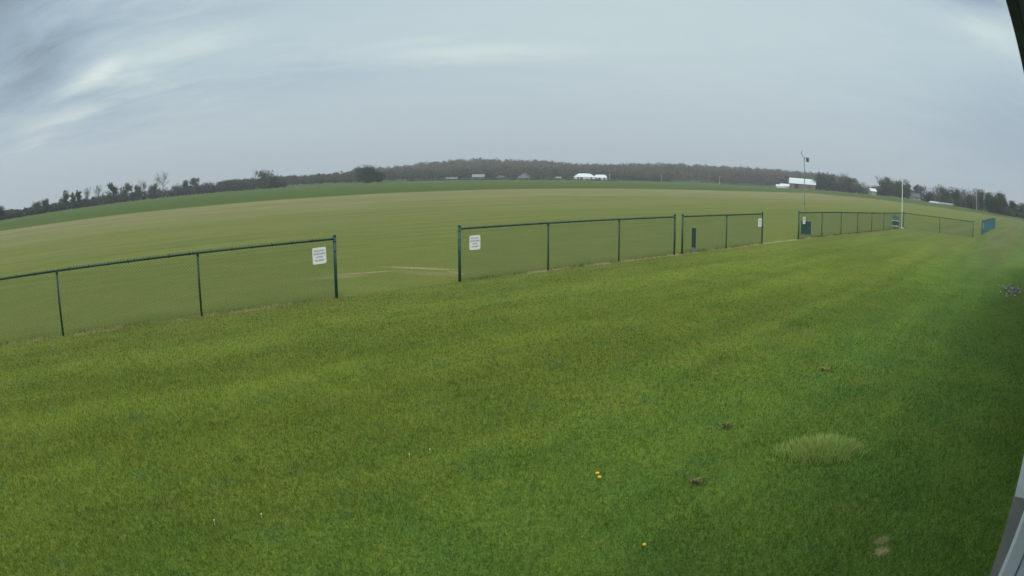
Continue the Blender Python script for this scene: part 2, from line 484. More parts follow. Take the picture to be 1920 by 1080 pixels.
# ------------------------------------------------------------------ lawn blades
def build_grass():
    rng = np.random.default_rng(3)
    V = []; A = []
    SX, SY = np.array([s[0] for s in SOIL]), np.array([s[1] for s in SOIL])
    def layer(r0, r1, dens, h0, h1, w, azm=64):
        area = math.radians(2 * azm) / 2 * (r1 ** 2 - r0 ** 2)
        k = int(area * dens)
        r = np.sqrt(rng.uniform(r0 ** 2, r1 ** 2, k)); a = np.radians(rng.uniform(-azm, azm, k))
        x, y = r * np.sin(a), r * np.cos(a)
        bn = x * BN.x + y * BN.y; n = x * N.x + y * N.y
        keep = bn > SLAB_N + .01
        keep &= ~((np.abs(n - D0) < .07) & (rng.random(k) < .7))
        for (x0, y0, aa, ww, an, s) in SOIL:
            c, sn = math.cos(R(an)), math.sin(R(an))
            q = np.hypot(((x - x0) * c + (y - y0) * sn) / aa, (-(x - x0) * sn + (y - y0) * c) / ww)
            keep &= ~((q < 1.0) & (rng.random(k) < .75 * s))
        keep &= rng.random(k) < np.clip((30 - r) / 17, 0, 1)
        keep &= ~((n > D0) & (rng.random(k) < .80))
        x, y = x[keep], y[keep]; k = len(x); n = n[keep]; r = r[keep]
        # clumpy height
        cl = .5 + .5 * np.sin(x * 3.1 + 2 * np.sin(y * 1.7)) * np.sin(y * 2.7 + 1.5 * np.sin(x * 2.3))
        h = rng.uniform(h0, h1, k) * (.8 + .35 * cl) * np.where(n > D0, .5, 1) * np.interp(r, [6, 14], [1, .62])
        ww = w * rng.uniform(.7, 1.3, k)
        t = rng.uniform(0, 2 * math.pi, k); lean = rng.uniform(.15, .95, k) * h; lt = rng.uniform(0, 2 * math.pi, k)
        z = terrain(x, y)
        p = np.empty((k, 3, 3))
        p[:, 0] = np.stack([x - ww * np.cos(t) / 2, y - ww * np.sin(t) / 2, z - .004], 1)
        p[:, 1] = np.stack([x + ww * np.cos(t) / 2, y + ww * np.sin(t) / 2, z - .004], 1)
        p[:, 2] = np.stack([x + lean * np.cos(lt), y + lean * np.sin(lt), z + h], 1)
        V.append(p.reshape(-1, 3)); A.append(np.repeat(rng.random(k), 3))
    edges = np.geomspace(2.9, 34, 34)
    for e0, e1 in zip(edges[:-1], edges[1:]):
        m_ = (e0 + e1) / 2; k_ = m_ / 4.5
        layer(e0, e1, 4600 / k_ ** 1.95, .020, .042, .0056 * k_ ** .98, 64 if m_ < 9 else 57)
    # longer untrimmed blades along the foot of the fences
    k = 5200; uu = rng.uniform(-8, 52, k); nn_ = D0 + rng.normal(0, .055, k)
    ok = ~(((uu > 5.9) & (uu < 8.8)) | ((uu > 24) & (uu < 27.7))) & (np.sin(uu * 2.1) + np.sin(uu * 5.3 + 1) + rng.normal(0, .8, k) > -.3)
    uu, nn_ = uu[ok], nn_[ok]; k = len(uu)
    x = uu * U.x + nn_ * N.x; y = uu * U.y + nn_ * N.y; z = terrain(x, y); h = rng.uniform(.04, .115, k)
    t = rng.uniform(0, 6.28, k); lt = rng.uniform(0, 6.28, k); ln = h * rng.uniform(.1, .6, k); ww = .012 * np.maximum(np.hypot(x, y) / 14, 1)
    p = np.empty((k, 3, 3))
    p[:, 0] = np.stack([x - ww * np.cos(t) / 2, y - ww * np.sin(t) / 2, z], 1)
    p[:, 1] = np.stack([x + ww * np.cos(t) / 2, y + ww * np.sin(t) / 2, z], 1)
    p[:, 2] = np.stack([x + ln * np.cos(lt), y + ln * np.sin(lt), z + h], 1)
    V.append(p.reshape(-1, 3)); A.append(np.repeat(rng.random(k) * .9, 3))
    v = np.concatenate(V); a = np.concatenate(A)
    me = np_mesh('lawn_grass', v, 3, M['blade'], {'rnd': a})
    o = bpy.data.objects.new('lawn_grass', me); col.objects.link(o)
    tag(o, 'short mown grass blades covering the lawn', 'grass', None, 'stuff')
build_grass()

def blades_mesh(cx, cy, spots, hfun, w, rng, out=.8):
    V = []; A = []
    for (x, y) in spots:
        h = hfun(x, y); t = rng.uniform(0, 2 * math.pi)
        lt = math.atan2(y, x) + rng.normal(0, .9); le = h * rng.uniform(.15, out)
        ww = w * rng.uniform(.7, 1.3)
        z = tz(cx + x, cy + y)
        m1 = (x + math.cos(lt) * le * .35, y + math.sin(lt) * le * .35, z + h * .6)
        tip = (x + math.cos(lt) * le, y + math.sin(lt) * le, z + h)
        c, s = math.cos(t) * ww / 2, math.sin(t) * ww / 2
        a_, b_ = (x - c, y - s, z - .004), (x + c, y + s, z - .004)
        m2 = (m1[0] + c * .7, m1[1] + s * .7, m1[2]); m1 = (m1[0] - c * .7, m1[1] - s * .7, m1[2])
        V += [a_, b_, m2, a_, m2, m1, m1, m2, tip]; r = rng.random(); A += [r] * 9
    return V, A
def build_tuft():
    rng = np.random.default_rng(11)
    cx, cy = 2.93, 5.0
    sp = []
    while len(sp) < 2500:
        x, y = rng.uniform(-.58, .58), rng.uniform(-.40, .40)
        q = (x / .48) ** 2 + (y / .31) ** 2 + .25 * math.sin(9 * x + 3) * math.sin(11 * y)
        if q < 1.25 and rng.random() > .12 + .55 * max(q, 0) ** 2: sp.append((x, y))
    V, A = blades_mesh(cx, cy, sp, lambda x, y: (.068 + .075 * rng.random() ** 2 + .014 * math.sin(14 * x + 2) * math.sin(17 * y)) * (1.05 - .45 * ((x / .48) ** 2 + (y / .31) ** 2)), .0095, rng)
    me = np_mesh('grass_tuft', np.array(V), 3, M['tuft'], {'rnd': np.array(A)})
    o = bpy.data.objects.new('grass_tuft', me); col.objects.link(o); o.location = (cx, cy, 0)
    tag(o, 'wide mound of longer pale green grass standing up from the mown lawn', 'grass tuft')
build_tuft()

def dandelion(x, y, label, heads, r=.016):
    e = empty('dandelion', (x, y, tz(x, y)))
    tag(e, label, 'dandelion', 'dandelions in the lawn')
    for dx, dy, h in heads:
        mb = MB(); mb.tube((dx * .3, dy * .3, 0), (dx, dy, h), .0022, .0018, 5); mb.build('stem', M['stem'], e)
        mb = MB()
        for k in range(26):
            a = k * 2.4; rr_ = r * (.35 + .65 * (k / 26))
            mb.tube((dx, dy, h), (dx + math.cos(a) * rr_, dy + math.sin(a) * rr_, h + .012 - .006 * k / 26), .003, .0045, 4)
        mb.build('flower_head', M['yellow'], e)
dandelion(.70, 4.83, 'yellow dandelion with two open heads, farther of the two dandelions', [(0, .03, .055), (.01, -.035, .05)], .019)
dandelion(.89, 3.68, 'small yellow dandelion with one head, nearest the bottom of the photo', [(0, 0, .045)], .015)
for i, (x, y, lb) in enumerate([(-2.22, 3.73, 'tiny pale flower in the lawn at far lower left'), (-1.88, 3.94, 'tiny pale flower, right of another pale flower at lower left'),
                                (-.91, 5.28, 'tiny pale flower, left of a close pair in mid lawn'), (-.74, 5.41, 'tiny pale flower, right one of a close pair in mid lawn')]):
    mb = MB(); mb.tube((0, 0, 0), (.004, 0, .04), .0018, .0014, 4)
    mb.lathe((.004, 0, .038), [(.002, 0), (.007, .004), (.006, .007), (.002, .009)], 7)
    o = mb.build('lawn_flower', M['pale_flower'], None, False, (x, y, tz(x, y))); tag(o, lb, 'flower', 'tiny pale flowers in the lawn')

def dead_clump(x, y, size, label):
    rng = np.random.default_rng(int(x * 100)); mb = MB()
    for k in range(16):
        a = rng.uniform(0, 6.28); d = rng.uniform(0, size); l = rng.uniform(.04, .09) * size / .12; w = l * .22
        px, py = d * math.cos(a), d * math.sin(a) * .7; t = rng.uniform(0, 6.28); zz = rng.uniform(.022, .042)
        dx, dy = math.cos(t), math.sin(t)
        mb.add([(px, py, .015), (px + dx * l * .5 - dy * w, py + dy * l * .5 + dx * w, zz), (px + dx * l, py + dy * l, zz + .015), (px + dx * l * .5 + dy * w, py + dy * l * .5 - dx * w, zz + .006)], [(0, 1, 2, 3)])
        mb.tube((px, py, 0), (px + dx * .02, py + dy * .02, zz), .002, .001, 4)
    o = mb.build('dead_weed', M['dead'], None, False, (x, y, tz(x, y))); tag(o, label, 'weed', 'withered brown weeds in the lawn')
dead_clump(1.53, 4.64, .10, 'withered brown weed clump in the lawn, nearest the camera')
dead_clump(2.16, 5.86, .10, 'greyish brown weed clump in the lawn, up and left of the grass mound')
dead_clump(4.28, 7.56, .13, 'small brown weed clump, farthest out in the lawn at right')

# ------------------------------------------------------------------ gravel heap by the building
def build_gravel():
    rng = np.random.default_rng(5); mb = MB()
    c = UN(20.2, .42)
    for k in range(90):
        uu = rng.normal(.3, .8); nn_ = rng.normal(0, .20)
        if abs(uu) > 2.2: continue
        p = c + U * uu + N * nn_ - B * 0
        s = rng.uniform(.025, .065); z = tz(p.x, p.y) + s * .4 + max(0, .12 - .1 * abs(uu)) * rng.random()
        vs = []
        for (ax, ay, az_) in ((1, 0, 0), (-1, 0, 0), (0, 1, 0), (0, -1, 0), (0, 0, 1), (0, 0, -1)):
            q = s * rng.uniform(.7, 1.25); vs.append((p.x + ax * q, p.y + ay * q, z + az_ * q * .7))
        mb.add(vs, [(0, 2, 4), (2, 1, 4), (1, 3, 4), (3, 0, 4), (2, 0, 5), (1, 2, 5), (3, 1, 5), (0, 3, 5)])
    o = mb.build('gravel', M['stone']); tag(o, 'patch of loose pale stones on the grass at the right edge', 'gravel', None, 'stuff')
build_gravel()

# ------------------------------------------------------------------ chain link fences
def fence(name, label, path, ends, n_mat='vinyl_mesh', H=1.22, H1=1.287, wire=.0047, pitch=.072, grp='green chain-link fences'):
    """path: list of Vector points (posts). ends: indices of thick end/corner posts"""
    o = path[0]
    e = empty('chain_link_fence', (o.x, o.y, tz(o.x, o.y)))
    tag(e, label, 'fence', grp)
    O = Vector((o.x, o.y, tz(o.x, o.y)))
    L = lambda p, z=0: Vector((p.x - O.x, p.y - O.y, tz(p.x, p.y) - O.z + z))
    for i, p in enumerate(path):
        thick = i in ends; r = .034 if thick else .024; h = H1 if thick else H - .02
        mb = MB(); mb.tube(L(p, -.1), L(p, h), r, r, 10); po = mb.build('post', M['vinyl'], e, True)
        if thick:
            mb = MB(); q = L(p, h); mb.lathe((q.x, q.y, q.z), [(r + .005, -.02), (r + .006, .006), (r * .8, .022), (r * .35, .032)], 10); mb.build('post_cap', M['vinyl'], po, True)
            for zz in (.15, .42, .70, .97, 1.17):
                mb = MB(); q = L(p, zz); mb.lathe((q.x, q.y, q.z), [(r + .004, -.012), (r + .004, .012)], 10)
                mb.build('tension_band', M['vinyl'], po)
        else:
            mb = MB(); q = L(p, H - .02); mb.lathe((q.x, q.y, q.z), [(r + .006, -.04), (r + .006, .0), (r + .002, .03), (.012, .052)], 10); mb.build('rail_loop', M['vinyl'], po, True)
    mb = MB(); wb = MB(); kb = MB()
    for a, c in zip(path[:-1], path[1:]):
        A_, C_ = L(a, H), L(c, H)
        mb.tube(A_, C_, .021, .021, 8)
        ln = (c - a).length; d = (C_ - A_) / ln
        z0 = A_.z - H + .02; hh = H + .035 - .02
        up = Vector((0, 0, 1)); nrm = d.cross(up).normalized() * .028
        if (a + c).dot(N) == 0: pass
        base = L(a, .02) - nrm * 0 + nrm
        k = int(math.ceil((ln + hh) / pitch))
        for i in range(k):
            for sgn in (1, -1):
                s0 = i * pitch - hh; s1 = s0 + hh; t0, t1 = 0.0, 1.0
                if s0 < 0: t0 = -s0 / hh
                if s1 > ln: t1 = 1 - (s1 - ln) / hh
                if t1 - t0 < .01: continue
                za, zb = (t0 * hh, t1 * hh) if sgn > 0 else ((1 - t0) * hh, (1 - t1) * hh)
                p = base + d * (s0 + t0 * hh) + up * za; q = base + d * (s0 + t1 * hh) + up * zb
                wb.tube(p, q, wire / 2, wire / 2, 3, False)
        # twisted knuckle row standing above the rail, and ties
        m_ = int(ln / (pitch * 1))
        for i in range(m_):
            s0 = (i + .5) * pitch
            p = base + d * s0 + up * (hh - .012)
            kb.tube(p - up * .01, p + up * .030 + d * .008, .008, .005, 4)
        for i in range(int(ln / .45)):
            p = A_ + d * (.3 + .45 * i); kb.tube(p - up * .03, p + up * .036, .016, .012, 6)
    mb.build('top_rail', M['vinyl'], e, True)
    wb.add(kb.v, kb.f)
    wb.build('chain_link_mesh', M[n_mat], e)
    return e
PL = lambda us, n=D0: [UN(u, n) for u in us]
fence('f', 'green chain-link fence run at far left, with a sign near its right end post', PL([-6.8, -3.6, -.52, 2.66, 5.74]), {4})
fence('f', 'green chain-link fence run of three bays, sign by the post at the wide opening', PL([8.93, 11.74, 14.57, 17.40]), {0, 3})
fence('f', 'green chain-link fence run of two bays with the green stake behind it', PL([17.85, 20.81, 23.85]), {0, 2})
fence('f', 'long far chain-link fence run that turns a corner at the tall white mast',
      PL([27.83, 31.06, 34.28, 37.63, 41.06, 44.49, 48.01, 51.52]) + [UN(51.75, 8.75), UN(52.2, 5.45)], {0, 7, 9})
us = [60 + 3.1 * i for i in range(9)]
fence('f', 'distant chain-link fence seen almost end on, looking solid teal', PL(us, 5.25), {0, 8}, 'vinyl_teal', 1.25, 1.32)

# ------------------------------------------------------------------ signs
def text_mesh(txt, size, parent, loc, mat, name='lettering', w=None):
    cu = bpy.data.curves.new('lettering', 'FONT'); cu.body = txt; cu.size = size; cu.align_x = 'CENTER'; cu.align_y = 'CENTER'
    cu.extrude = .0006; cu.space_line = 1.0; cu.offset = size * .004
    ob = bpy.data.objects.new('tmp', cu); col.objects.link(ob)
    bpy.context.view_layer.update()
    me = bpy.data.meshes.new_from_object(ob.evaluated_get(bpy.context.evaluated_depsgraph_get()))
    bpy.data.objects.remove(ob)
    if w:
        xs = [v.co.x for v in me.vertices]; k = w / (max(xs) - min(xs))
        for v in me.vertices: v.co.x *= k
    me.materials.clear(); me.materials.append(mat); me.name = name
    o = bpy.data.objects.new(name, me); col.objects.link(o); o.parent = parent
    o.location = loc; o.rotation_euler = (R(90), 0, 0)
    return o
def sign(u, n, z, label, w=.315, h=.335, tilt=0.0, scale=1.0):
    p = UN(u, n)
    e = empty('fence_sign', (p.x, p.y, tz(p.x, p.y) + z)); e.rotation_euler = (0, R(tilt), ANG)
    tag(e, label, 'sign', 'white notice signs on the fences')
    mb = MB(); c = .03; pts = []
    for cx, cz, a0 in ((w / 2 - c, h / 2 - c, 0), (-w / 2 + c, h / 2 - c, 90), (-w / 2 + c, -h / 2 + c, 180), (w / 2 - c, -h / 2 + c, 270)):
        for k in range(5):
            a = R(a0 + 22.5 * k); pts.append((cx + c * math.cos(a), cz + c * math.sin(a)))
    m_ = len(pts)
    vs = [(x, -.0015, z_) for x, z_ in pts] + [(x, .0015, z_) for x, z_ in pts]
    mb.add(vs, [tuple(range(m_)), tuple(range(m_, 2 * m_))[::-1]] + [(i, m_ + i, m_ + (i + 1) % m_, (i + 1) % m_) for i in range(m_)])
    mb.build('board', M['white'], e)
    for i, (t, ww) in enumerate((('PILOTS ONLY', .72), ('DO NOT ENTER', .84), ('ACTIVE', .45), ('TAXI RUNWAY', .70))):
        text_mesh(t, .050, e, (0, -.0026, h * (.30 - .195 * i)), M['ink'], 'lettering', w * ww)
    for sx in (-1, 1):
        for sz in (-1, 1):
            mb = MB(); mb.tube((sx * (w / 2 - .02), -.003, sz * (h / 2 - .02)), (sx * (w / 2 - .02), .03, sz * (h / 2 - .02)), .004, .004, 6)
            mb.build('bolt', M['galv'], e)
SN = D0 - .045
sign(5.355, SN, .915, 'white notice sign with four lines of print, leftmost, on the far left fence run', tilt=-1.5)
sign(9.345, SN, .88, 'white notice sign with four lines of print, beside the post right of the wide opening')
sign(23.535, SN, .88, 'narrow-looking white notice sign at the right end of the two-bay fence run')
sign(28.40, SN, .865, 'white notice sign above the green cabinet at the left end of the far fence run')
sign(61.6, 5.2, .80, 'tiny white notice sign on the distant teal-looking fence', .34, .5)

# ------------------------------------------------------------------ things by the fence
def stake():
    x, y = 6.24, 21.87
    e = empty('utility_pedestal', (x, y, tz(x, y)), ANG)
    tag(e, 'slim dark green utility pedestal on a pale foot behind the two-bay fence', 'pedestal')
    mb = MB(); mb.box((0, 0, .44), (.125, .10, .64)); b_ = mb.build('body', M['green_paint'], e)
    mb = MB(); mb.box((0, -.053, .46), (.09, .006, .52)); mb.build('door', M['green_paint'], b_)
    mb = MB(); mb.box((0, 0, .775), (.145, .12, .03), 0, .85); mb.build('cap', M['green_paint'], e)
    mb = MB(); mb.box((0, 0, .06), (.15, .13, .12), 0, .8); mb.box((.07, -.05, .03), (.08, .07, .06), .4); mb.build('foot', M['stone'], e)
stake()
def cabinet():
    x, y = 15.0, 30.35
    e = empty('green_cabinet', (x, y, tz(x, y)), R(-26))
    tag(e, 'squat dark green equipment cabinet behind the far fence, at the weather mast', 'cabinet')
    mb = MB(); mb.box((0, 0, .36), (.56, .48, .60)); b_ = mb.build('body', M['green_paint'], e)
    mb = MB(); mb.box((0, 0, .685), (.61, .53, .05), 0, .94); mb.build('lid', M['green_paint'], e)
    mb = MB(); mb.box((0, -.243, .36), (.46, .01, .5)); dr = mb.build('door', M['green_paint'], e)
    mb = MB(); mb.box((.17, -.255, .38), (.02, .02, .10)); mb.build('handle', M['galv'], dr)
    mb = MB(); mb.box((0, 0, .03), (.66, .58, .06)); mb.build('plinth', M['concrete_dark'], e)
cabinet()
def weather():
    x, y = 15.12, 30.85
    e = empty('weather_mast', (x, y, tz(x, y)), R(-26))
    tag(e, 'thin grey weather mast with wind vane and sensors, behind the squat green cabinet', 'weather mast')
    mb = MB(); mb.tube((0, 0, 0), (0, 0, 4.0), .026, .020, 8); mb.build('pole', M['galv'], e)
    mb = MB(); mb.tube((-.06, 0, 3.95), (.22, 0, 3.95), .014, .014, 6); mb.build('crossarm', M['galv'], e)
    mb = MB()
    for i in range(5): mb.lathe((.19, 0, 3.78 + i * .035), [(.075, 0), (.10, .008), (.10, .016), (.06, .03)], 10)
    mb.lathe((.19, 0, 3.95), [(.07, 0), (.10, .03), (.09, .07), (.02, .10)], 10)
    mb.build('radiation_shield', M['galv'], e)
    mb = MB()
    pr = None
    for k in range(7):
        a = R(-75 - 20 * k); p = (-.02 + .17 * math.cos(a) * .9 + .03, 0, 4.22 + .20 * math.sin(a))
        if pr: mb.tube(pr, p, .022 if k > 3 else .018, .02, 6)
        pr = p
    mb.tube(pr, (pr[0] + .02, 0, pr[2] + .10), .02, .012, 6)
    mb.build('wind_vane', M['galv'], e)
    mb = MB(); mb.tube((0, .05, .6), (0, .05, 2.9), .012, .012, 6); mb.box((0, .06, 1.6), (.10, .06, .16)); mb.build('cable_conduit', M['galv'], e)
weather()
def mast():
    x, y = 30.5, 42.3
    e = empty('tall_mast', (x, y, tz(x, y)), R(-36))
    tag(e, 'tall thin white mast standing at the corner of the far fence', 'mast')
    mb = MB(); mb.tube((0, 0, 0), (.02, 0, 3.4), .038, .034, 8); mb.build('lower_pole', M['mast'], e)
    mb = MB(); mb.tube((.02, 0, 3.4), (.07, 0, 6.75), .040, .034, 7); mb.build('upper_pole', M['mast'], e)
    mb = MB(); mb.lathe((.02, 0, 3.36), [(.05, 0), (.06, .02), (.06, .08), (.03, .10)], 8); mb.build('collar', M['mast'], e)
    mb = MB(); mb.box((0, 0, .04), (.5, .5, .08)); mb.build('base_plate', M['concrete'], e)
mast()
def bench():
    x, y = 30.35, 42.75
    e = empty('teal_stand', (x, y, tz(x, y)), R(-36))
    tag(e, 'small teal panelled stand with two white shelves at the foot of the white mast', 'stand')
    mb = MB(); mb.box((-.20, .25, .50), (.60, .05, .80)); mb.build('back_panel', M['teal_paint'], e)
    for zz in (.55, .14):
        mb = MB(); mb.box((-.20, -.02, zz), (.66, .50, .055)); mb.build('shelf', M['mast'], e)
    for sx in (-.50, .10):
        for sy in (-.22, .24):
            mb = MB(); mb.box((sx, sy, .3), (.04, .04, .6)); mb.build('leg', M['teal_paint'], e)
bench()

# ------------------------------------------------------------------ porch of the clubhouse at the right edge
def porch():
    e = empty('clubhouse', (0, 0, 0), BA)     # local x = along the wall, local y = out towards the lawn
    tag(e, 'pale building with dark eave, white post and concrete walk, mostly out of frame', 'building')
    mb = MB(); x0, x1 = -7, 28
    mb.box(((x0 + x1) / 2, -1.83, 1.55), (x1 - x0, .15, 3.1))
    for i in range(int((x1 - x0) / .3)): mb.box((x0 + .15 + .3 * i, -1.745, 1.55), (.03, .02, 3.0))
    mb.build('wall', M['siding'], e)
    mb = MB(); sl = (1.7) / 6
    mb.add([(x0, .045, 3.05), (x1, .045, 3.05), (x1, -6, 4.75), (x0, -6, 4.75), (x0, .045, 3.09), (x1, .045, 3.09), (x1, -6, 4.79), (x0, -6, 4.79)],
           [(3, 2, 1, 0), (4, 5, 6, 7), (0, 1, 5, 4), (1, 2, 6, 5), (2, 3, 7, 6), (3, 0, 4, 7)])
    rf = mb.build('roof', M['roof_grey'], e)
    mb = MB(); mb.box(((x0 + x1) / 2, .0545, 3.052), (x1 - x0, .006, .05)); mb.build('drip_edge', M['galv'], rf)
    mb = MB(); mb.box(((x0 + x1) / 2, .033, 3.02), (x1 - x0, .036, .045)); mb.build('gutter', M['gutter'], rf)
    mb = MB(); mb.box(((x0 + x1) / 2, -.870, 3.030), (x1 - x0, 1.765, .012)); mb.build('soffit', M['soffit'], e)
    for cx in (3.72, 9.6, 15.5, 21.4):
        mb = MB(); mb.box((cx, -.47, 1.54), (.36, .36, 2.99)); pc = mb.build('porch_post', M['siding'], e)
        mb = MB()
        mb.box((cx - .183, -.40, 1.54), (.006, .012, 2.9)); mb.box((cx - .183, -.54, 1.54), (.006, .012, 2.9))
        mb.build('seam', M['galv'], pc)
    mb = MB(); mb.box((7.0, -1.75, 1.05), (.95, .03, 2.05)); d = mb.build('door', M['gutter'], e)
    mb = MB(); mb.tube((7.35, -1.70, 1.0), (7.35, -1.62, 1.0), .025, .03, 8); mb.build('handle', M['galv'], d)
    # paving
    def slab(name, a, b_, n0, n1, h, m, lab):
        mb = MB(); mb.add([(a, n0, -.12), (b_, n0, -.12), (b_, n1, -.12), (a, n1, -.12), (a, n0, h), (b_, n0, h), (b_, n1, h), (a, n1, h)],
               [(3, 2, 1, 0), (4, 5, 6, 7), (0, 1, 5, 4), (1, 2, 6, 5), (2, 3, 7, 6), (3, 0, 4, 7)])
        o = mb.build(name, m); o.rotation_euler = (0, 0, BA); tag(o, lab, None, None, 'structure')
    slab('pavement', -4, 5.405, SLAB_N - 1.52, SLAB_N, .030, M['concrete_dark'], 'dark grey concrete walk beside the lawn')  # darker grey-brown than the slab beyond the joint
    slab('pavement', 5.430, 26, SLAB_N - 1.52, SLAB_N - .01, .036, M['concrete'], 'paler concrete walk beyond the joint')
porch()

# ------------------------------------------------------------------ trees
def quads(cent, size, rng, flat=.0):
    """randomly turned leaf faces around centres: (k,3),(k,) -> (4k,3)"""
    k = len(cent)
    a = rng.normal(size=(k, 3)); a /= np.linalg.norm(a, axis=1)[:, None]
    b_ = rng.normal(size=(k, 3)); b_ -= (a * b_).sum(1)[:, None] * a; b_ /= np.linalg.norm(b_, axis=1)[:, None]
    s = size[:, None] * .5; asp = rng.uniform(.55, 1.0, k)[:, None]
    v = np.stack([cent - a * s, cent - b_ * s * asp, cent + a * s * 1.1, cent + b_ * s * asp], 1)
    return v.reshape(-1, 3)
def tree(kind, x, y, h, w, label, group, seed, leaf='leaf_mid', cat='tree', name=None, low=.25):
    rng = np.random.default_rng(seed); rnd = random.Random(seed)
    z0 = tz(x, y)
    e = empty(name or ('bare_tree' if kind == 'bare' else 'leafy_tree'), (x, y, z0))
    tag(e, label, cat, group)
    tb = MB(); tw = MB(); tips = []
    lean = Vector((rnd.uniform(-.04, .04), rnd.uniform(-.04, .04), 1))
    tr = h * .018 + .05
    def limb(p, d, l, r, lvl):
        segs = 3 if lvl < 2 else 2; mbx = tb if lvl < 2 else tw
        for i in range(segs):
            d = (d + Vector((rnd.gauss(0, .13), rnd.gauss(0, .13), rnd.gauss(.05, .06)))).normalized()
            q = p + d * (l / segs); r2 = r * (.78 if lvl < 2 else .6)
            if kind == 'bare': r = max(r, .045); r2 = max(r2, .035)
            mbx.tube(p, q, r, r2, 5 if lvl == 0 else 4 if lvl == 1 else 3, False)
            p, r = q, r2
            if lvl < 3 and i > 0 or lvl == 1:
                for _ in range(2 if lvl < 2 else 1 + (rnd.random() < .6)):
                    ax = Vector((rnd.gauss(0, 1), rnd.gauss(0, 1), rnd.gauss(0, .4))).normalized()
                    dd = (d * .75 + ax * .6 + Vector((0, 0, .25 if kind == 'bare' else .1))).normalized()
                    if lvl < (3 if kind == 'bare' else 2): limb(p, dd, l * rnd.uniform(.5, .7), r * .62, lvl + 1)
            if lvl >= 1: tips.append(p.copy())
        tips.append(p.copy())
    top = lean * (h * .62)
    p = Vector((0, 0, -.3)); r = tr; n_ = 5
    for i in range(n_):
        q = lean * (h * .62 * (i + 1) / n_) + Vector((rnd.gauss(0, .02 * h * .3), rnd.gauss(0, .02 * h * .3), 0)); r2 = r * .86
        tb.tube(p, q, r, r2, 6, False); p, r = q, r2
        hh = (i + 1) / n_ * .62
        if hh >= low:
            for _ in range(2):
                a = rnd.uniform(0, 6.28)
                limb(p, Vector((math.cos(a) * .8, math.sin(a) * .8, rnd.uniform(.5, 1.0))).normalized(), w * .5 * rnd.uniform(.7, 1.05), r * .55, 1)
    for _ in range(3):
        a = rnd.uniform(0, 6.28)
        limb(p, Vector((math.cos(a) * .45, math.sin(a) * .45, 1)).normalized(), h * .32 * rnd.uniform(.85, 1.1), r * .7, 1)
    # fit to the wanted width / height
    P = np.array([list(t) for t in tips]); ex = max(np.percentile(np.abs(P[:, :2]), 96), .1); ez = P[:, 2].max()
    sx, sz = (w / 2) / ex * (.82 if kind != 'bare' else 1.0), (h * (.93 if kind != 'bare' else 1.0)) / ez
    for m_ in (tb, tw): m_.v = [(a * (sx if c > h * low * .5 else 1), b_ * (sx if c > h * low * .5 else 1), c * sz) for a, b_, c in m_.v]
    P = P * [sx, sx, sz]
    if kind != 'bare': tb.add(tw.v, tw.f)
    tb.build('trunk', M['bark_pale'] if kind == 'bare' else M['bark'], e)
    if kind == 'bare':
        V = []; A = []
        extra = P[rng.integers(0, len(P), 260)] + rng.normal(0, h * .012, (260, 3))
        for q in extra:
            d = Vector((rnd.gauss(0, .6), rnd.gauss(0, .6), abs(rnd.gauss(.5, .4)))).normalized() * h * rnd.uniform(.04, .09)
            tw.tube(q, Vector(q) + d, .045, .018, 3, False)
        o = tw.build('crown', M['twigs'], e)
        at = o.data.attributes.new('rnd', 'FLOAT', 'POINT'); at.data.foreach_set('value', rng.random(len(o.data.vertices)).astype(np.float32))
    else:
        if kind == 'round':
            k = 60; cc = rng.normal(size=(k, 3)); cc /= np.linalg.norm(cc, axis=1)[:, None]
            cc = cc * rng.uniform(.45, .95, k)[:, None] * [w * .44, w * .44, h * .44] + [0, 0, h * .52]
            P = np.concatenate([P[rng.integers(0, len(P), k)], cc])
        sel = P[rng.integers(0, len(P), 120 if kind == 'round' else 64)]
        per = 32 if kind == 'round' else 22; cs_ = w * (.088 if kind == 'round' else .098)
        cen = np.repeat(sel, per, 0) + rng.normal(0, 1, (len(sel) * per, 3)) * [cs_, cs_, cs_ * .8]
        cen[:, 2] = np.clip(cen[:, 2], h * .05, h * 1.02)
        v = quads(cen, rng.uniform(.35, .75, len(cen)) * (h / 11) ** .5, rng)
        tone = np.repeat(np.clip(np.repeat(rng.random(len(sel)), per) * .6 + rng.random(len(cen)) * .4, 0, 1), 4)
        me = np_mesh('crown', v, 4, M[leaf], {'rnd': tone, 'tint': np.zeros(len(v))})
        o = bpy.data.objects.new('crown', me); col.objects.link(o); o.parent = e
    return e

EL = lambda el, r: CAM_H + r * math.tan(R(el))
